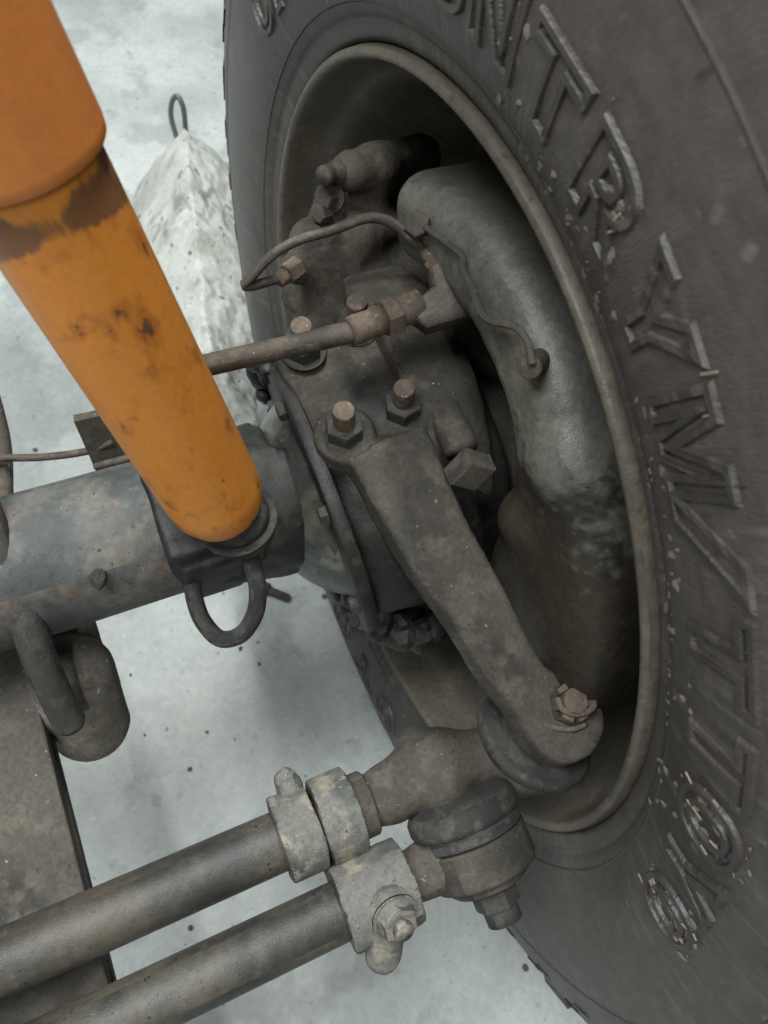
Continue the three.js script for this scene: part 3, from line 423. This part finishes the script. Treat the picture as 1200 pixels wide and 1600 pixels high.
// ---------------------------------------------------------------- tie rod (joined to the steering arm) and drag link
{
  const zr = 0.169, tr = thing('tie_rod', 'long brown tie rod bolted under the steering arm eye', 'tie rod', V(-0.2, -0.014, zr));
  part(tr, 'rod_tube', lx([[-0.75, 0.0001], [-0.75, 0.0142], [-0.132, 0.0142], [-0.131, 0.0001]], 44).translate(0, 0, zr), M.rodRust);
  const cl = (x0, x1, r, cy, cz, m) => solid((p) => { const q = Math.hypot(p.y - cy, p.z - cz); let d = Math.max(Math.abs(q - (r + 0.0135) / 2 - 0.0005) - (r - 0.0135) / 2 - 0.0005, Math.abs(p.x - (x0 + x1) / 2) - (x1 - x0) / 2); return d + 0.0012 * nz(p, 100, 12) - 0.0004; }, V(x0 - 0.006, cy - r - 0.006, cz - r - 0.006), V(x1 + 0.006, cy + r + 0.006, cz + r + 0.006), 0.0017);
  const c1 = part(tr, 'clamp', cl(-0.143, -0.1245, 0.0195, 0, zr), M.pale); part(tr, 'clamp', cl(-0.1225, -0.104, 0.0202, 0, zr), M.pale);
  part(c1, 'clamp_ear', solid((p) => sBox(p, V(-0.131, -0.022, zr - 0.004), [0.011, 0.013, 0.007], 0.003) + 0.0008 * nz(p, 120, 3), V(-0.15, -0.045, zr - 0.02), V(-0.11, 0, zr + 0.012), 0.002), M.dark);
  part(tr, 'mud_lump', lump(V(-0.131, 0.005, zr - 0.0225), 0.0075, 8), M.pale);
  const jc = V(pin.x - 0.0105, -0.006, pin.z + 0.0115), jt = solid((p) => {
    let d = sCap(p, V(-0.125, 0, zr), V(-0.085, 0, zr), 0.0125, 0.0125); d = smin(d, sCap(p, V(-0.082, 0, zr), V(-0.058, 0.001, zr - 0.004), 0.0145, 0.017), 0.008); d = smin(d, sCap(p, V(-0.06, 0.001, zr - 0.004), jc, 0.0165, 0.0145), 0.01); d = smin(d, sCyl(p, jc.clone().add(V(0, -0.02, 0)), jc.clone().add(V(0, 0.012, 0)), 0.0235, 0.006), 0.006);
    d = smin(d, sCap(p, V(-0.06, 0, zr - 0.004), onY(648, 1160, 0.0), 0.011, 0.0085), 0.004); d = smin(d, sCap(p, V(-0.062, 0, zr), V(-0.058, -0.002, zr + 0.02), 0.013), 0.008); return d + 0.0009 * nz(p, 110, 7);
  }, V(-0.145, -0.04, 0.12), V(0.045, 0.03, 0.215), 0.0022);
  part(tr, 'ball_joint', jt, M.dust);
  part(tr, 'rubber_boot', lathe(jc, pin.clone().add(V(0, -0.035, 0)).sub(jc), [[0.006, 0.0001], [0.006, 0.024], [0.008, 0.0295], [0.0105, 0.0315], [0.0135, 0.032], [0.016, 0.0308], [0.0168, 0.0285], [0.0172, 0.02], [0.024, 0.0165], [0.0315, 0.0155], [0.0315, 0.0001]], 72), M.dark);
  part(tr, 'lock_ring', lx([[-0.106, 0.011], [-0.106, 0.0155], [-0.105, 0.0162], [-0.0965, 0.0162], [-0.0955, 0.0152], [-0.0955, 0.011]], 40).translate(0, 0, zr), M.dust);
  part(tr, 'joint_stud', lathe(pin.clone().add(V(0, -0.05, 0)), V(0, 1, 0), [[0, 0.0001], [0, 0.0062], [0.0495, 0.0062], [0.051, 0.0055], [0.0513, 0.0001]], 30), M.rust);
  const cn = part(tr, 'castle_nut', hex(pin.clone().add(V(0, -0.0135, 0)), V(0, 1, 0), 0.019, 0.006, 0.35), M.dark);
  for (let i = 0; i < 6; i++) { const a = i * Math.PI / 3 + 0.3; part(cn, 'nut_tooth', boxAt(pin.clone().add(V(0.0078 * Math.cos(a), -0.006, 0.0078 * Math.sin(a))), V(Math.cos(a), 0, Math.sin(a)), V(0, 1, 0), [0.0014, 0.003, 0.0029], 0), M.rust); }
  const up = (u, v, y) => onY(u, v, y);
  const cp = part(tr, 'cotter_pin', rod([up(872, 1092, 0.055), up(877, 1106, 0.056), up(895, 1115, 0.056), up(916, 1113, 0.056), up(928, 1102, 0.055), up(926, 1092, 0.053)], 0.0017, 50, 8), M.rust);
  part(cp, 'pin_tail', rod([up(850, 1130, 0.048), up(868, 1137, 0.0485), up(895, 1139, 0.0485), up(913, 1132, 0.048)], 0.0016, 30, 8), M.rust);

  const zd = 0.209, dl = thing('drag_link', 'grey brown drag link in front with bolted clamp and ball joint', 'drag link', V(-0.2, -0.016, zd));
  part(dl, 'rod_tube', lx([[-0.75, 0.0001], [-0.75, 0.0138], [-0.118, 0.0138], [-0.117, 0.0001]], 44).translate(0, -0.002, zd), M.rodRust);
  const c2 = part(dl, 'clamp', cl(-0.1265, -0.0915, 0.0192, -0.002, zd), M.pale);
  const e0 = at(622, 1440, 0.352), ed = EYE.clone().sub(e0).normalize().lerp(V(0.1, 0.5, 0.85), 0.7).normalize(), lugc = V(-0.1045, -0.01, zd + 0.0145);
  part(c2, 'clamp_ear', solid((p) => { let d = sCap(p, V(-0.1085, -0.006, zd + 0.006), e0.clone().addScaledVector(ed, -0.008), 0.0125, 0.0105); d = smin(d, sCap(p, e0.clone().addScaledVector(ed, -0.01), at(598, 1490, 0.365), 0.0105, 0.0085), 0.006); return d + 0.001 * nz(p, 110, 3); }, V(-0.14, -0.06, 0.18), V(-0.07, 0.03, 0.26), 0.002), M.pale);
  part(c2, 'clamp_bolt', join([hex(e0.clone().addScaledVector(ed, -0.003), ed, 0.0155, 0.007, 0.5), lathe(e0.clone().addScaledVector(ed, -0.004), ed, [[0, 0.0001], [0, 0.0112], [0.0018, 0.0112], [0.002, 0.0001]], 30), lathe(e0.clone().addScaledVector(ed, 0.003), ed, [[0, 0.0001], [0, 0.0046], [0.0045, 0.0044], [0.005, 0.0001]], 20)]), M.pale);
  const j0 = V(-0.0535, 0.002, 0.187), jd = V(0.03, -0.2, 0.98).normalize(), J = (t) => j0.clone().addScaledVector(jd, t);
  part(dl, 'rubber_boot', lathe(J(0), jd, [[-0.005, 0.0001], [-0.005, 0.021], [-0.0025, 0.0265], [0.001, 0.0288], [0.006, 0.0291], [0.0085, 0.028], [0.0095, 0.0258], [0.0105, 0.0252], [0.011, 0.0265], [0.0145, 0.0275], [0.0155, 0.0268], [0.016, 0.0245], [0.0165, 0.0001]], 72), M.dark);
  part(dl, 'ball_joint', join([lathe(J(0.0162), jd, [[0, 0.0001], [0, 0.0262], [0.0012, 0.0276], [0.017, 0.0276], [0.0188, 0.0268], [0.0195, 0.025], [0.0195, 0.0212], [0.0235, 0.0206], [0.0245, 0.0195], [0.0245, 0.0001]], 64), solid((p) => { let d = sCap(p, V(-0.1, -0.002, zd), V(-0.075, -0.002, zd), 0.0118); d = smin(d, sCap(p, V(-0.08, -0.002, zd), J(0.024), 0.0125, 0.0165), 0.006); return d + 0.0009 * nz(p, 110, 9); }, V(-0.115, -0.04, 0.18), V(-0.03, 0.03, 0.24), 0.002)]), M.dust);
  part(dl, 'joint_nut', join([hex(J(0.04), jd, 0.0205, 0.013, 0.4), lathe(J(0.05), jd, [[0, 0.0001], [0, 0.0092], [0.0105, 0.009], [0.0115, 0.0001]], 22)]), M.dark);
}
console.log('rods');

// ---------------------------------------------------------------- leaf spring and its clamp plate
{
  const sp = thing('leaf_spring', 'dusty leaf spring running forward under the tie rods', 'leaf spring', V(-0.29, -0.075, 0.15));
  const leaf = (y, x1) => { const s = new THREE.Shape(); const n = 24; for (let i = 0; i <= n; i++) { const z = -0.45 + i / n * 0.95; s[i ? 'lineTo' : 'moveTo'](z, y - 0.02 * ((z - 0.05) / 0.5) ** 2); } for (let i = n; i >= 0; i--) { const z = -0.45 + i / n * 0.95; s.lineTo(z, y - 0.0075 - 0.02 * ((z - 0.05) / 0.5) ** 2); } const g = new THREE.ExtrudeGeometry(s, { depth: 0.07, bevelEnabled: true, bevelSize: 0.0012, bevelThickness: 0.0012, bevelSegments: 2 }); g.rotateY(-Math.PI / 2); g.translate(x1, 0, 0); return g; };
  part(sp, 'leaf', leaf(-0.058, -0.2432), M.leaf); part(sp, 'leaf', leaf(-0.0675, -0.2445), M.leaf); part(sp, 'leaf', leaf(-0.077, -0.2435), M.leaf);
  const pl = thing('spring_clamp_plate', 'dark rounded clamp plate holding the leaf spring to the axle', 'clamp plate', V(-0.25, -0.07, 0.04));
  const pg = solid((p) => { let d = sBox(p, V(-0.252, -0.07, 0.012), [0.05, 0.011, 0.05], 0.008); d = smin(d, sCap(p, V(-0.2205, -0.058, 0.04), V(-0.2235, -0.1, 0.06), 0.0235), 0.006); return d + 0.0009 * nz(p, 90, 5); }, V(-0.31, -0.145, -0.045), V(-0.19, -0.025, 0.095), 0.0028);
  part(pl, 'plate', pg, M.plate);
  const strap = new THREE.CatmullRomCurve3([at(-60, 700, 0.375), at(-20, 815, 0.372), at(28, 930, 0.378), at(66, 1040, 0.392), at(108, 1128, 0.415)]);
  const sg = rod(strap.getPoints(8), 0.0085, 40, 16);
  single('u_bolt', sg, M.dark, 'dark heavy U bolt bar wrapped round the axle tube', 'U bolt', at(66, 1040, 0.392));
  single('u_bolt', rod([at(-20, 600, 0.47), at(2, 690, 0.47), at(6, 790, 0.45)], 0.0055, 20), M.dust, 'brown bolt end standing behind the axle tube beside the thin cable', 'U bolt', at(6, 780, 0.45));
  single('cable', rod([[-60, 722, 0.45], [0, 716, 0.452], [70, 714, 0.454], [140, 704, 0.455], [175, 690, 0.452]].map((q) => at(...q)), 0.0023, 50, 10), M.hose, 'thin dark cable running to the bracket behind the axle', 'cable', at(70, 714, 0.454));
  single('brake_line', rod([[150, 729, 0.425], [185, 720, 0.424], [215, 711, 0.424], [290, 690, 0.43]].map((q) => at(...q)), 0.0022, 40, 10), M.hose, 'short thin pipe lying along the top of the axle tube', 'pipe', at(200, 716, 0.424));
}
// ---------------------------------------------------------------- wheel chock behind the tyre
{
  const a = onY(335, 625, FLOOR + 0.1), b = onY(288, 210, FLOOR + 0.085), f = frame(a.clone().lerp(b, 0.5).setY(FLOOR), b.clone().sub(a).setY(0), V(0, 1, 0)), L = Math.hypot(a.x - b.x, a.z - b.z) / 2 + 0.03;
  const ch = thing('wheel_chock', 'dirty white plastered wheel chock wedge with a wire handle', 'wheel chock', f.o);
  const g = solid((p) => {
    const q = loc(f, p), t = clamp(q[0] / L, -1, 1), far = Math.max(t, 0), H = 0.115 * Math.sqrt(Math.max(0.02, 1 - 0.6 * far ** 4)), W = (q[2] < 0 ? 0.085 : 0.105) * Math.sqrt(Math.max(0.05, 1 - Math.max(0, t) ** 5 * 0.6));
    const e = Math.abs(q[0]) - L, u = Math.abs(q[2]) / W, s = (u ** 1.05 + Math.max(q[1], 0) / H - 1) * W * 0.6; return smax(smax(s, e, 0.03), -q[1], 0.004) + 0.005 * nz(p, 18, 3) + (q[2] > 0 ? 0.005 : 0.0015) * nz(p, 55, 6);
  }, f.o.clone().add(V(-0.2, -0.008, -0.32)), f.o.clone().add(V(0.2, 0.15, 0.32)), 0.004);
  part(ch, 'block', g, M.chock);
  const hd = onY(283, 212, FLOOR + 0.07).sub(EYE).dot(FWD);
  part(ch, 'wire_handle', rod([[276, 215, 0], [267, 180, -0.02], [270, 156, -0.035], [277, 150, -0.04], [285, 164, -0.035], [291, 212, 0]].map((q) => at(q[0], q[1], hd + q[2])), 0.0032, 50, 8), M.wire);
}
// small loose things on the floor
{
  const b0 = onY(418, 922, FLOOR + 0.006), b1 = onY(458, 938, FLOOR + 0.006), d = b1.clone().sub(b0);
  const bo = thing('loose_bolt', 'rusty dark bolt lying on the pale floor beside the tyre', 'bolt', b0.clone().setY(FLOOR));
  part(bo, 'shank', lathe(b0, d, [[0, 0.0001], [0, 0.0045], [0.024, 0.0045], [0.026, 0.0001]], 16), M.dark); part(bo, 'head', hex(b0.clone().addScaledVector(d.clone().normalize(), -0.006), d, 0.013, 0.007, 0.2), M.dark);
  single('black_rag', solid((p) => { const c = onY(378, 632, FLOOR + 0.028), q = p.clone().sub(c); return (Math.hypot(q.x / 1.25, q.y / 0.75, q.z / 1.15) - 0.05) * 0.7 + 0.016 * nz(p, 32, 4) + 0.006 * nz(p, 80, 2); }, onY(378, 632, FLOOR + 0.028).add(V(-0.09, -0.035, -0.09)), onY(378, 632, FLOOR + 0.028).add(V(0.09, 0.07, 0.09)), 0.004), M.dark, 'crumpled black rag lying at the foot of the white chock', 'rag', onY(378, 632, FLOOR));
  const grit = [];
  for (let i = 0; i < 300; i++) { const x = -0.55 + 0.7 * rnd(), z = -0.9 + 1.4 * rnd(), s = 0.0005 + 0.0028 * rnd() ** 6, b = new THREE.IcosahedronGeometry(s, 0); b.scale(1, 0.6, 0.7 + 0.6 * rnd()); b.rotateY(rnd() * 6); b.translate(x, FLOOR + s * 0.4, z); grit.push(b); }
  const o = single('floor_grit', join(grit), M.grit, 'scattered dark grit crumbs lying over the pale floor', 'grit', V(-0.2, FLOOR, -0.2)); o.userData.kind = 'stuff';
  single('yellow_tag', rod([at(418, 578, 0.5), at(408, 592, 0.5), at(408, 606, 0.5), at(413, 616, 0.5)], 0.0022, 20, 8), M.yellow, 'small yellow plastic strip sticking out behind the knuckle seal', 'plastic strip', at(413, 616, 0.5));
}
renderer.render(scene, camera);
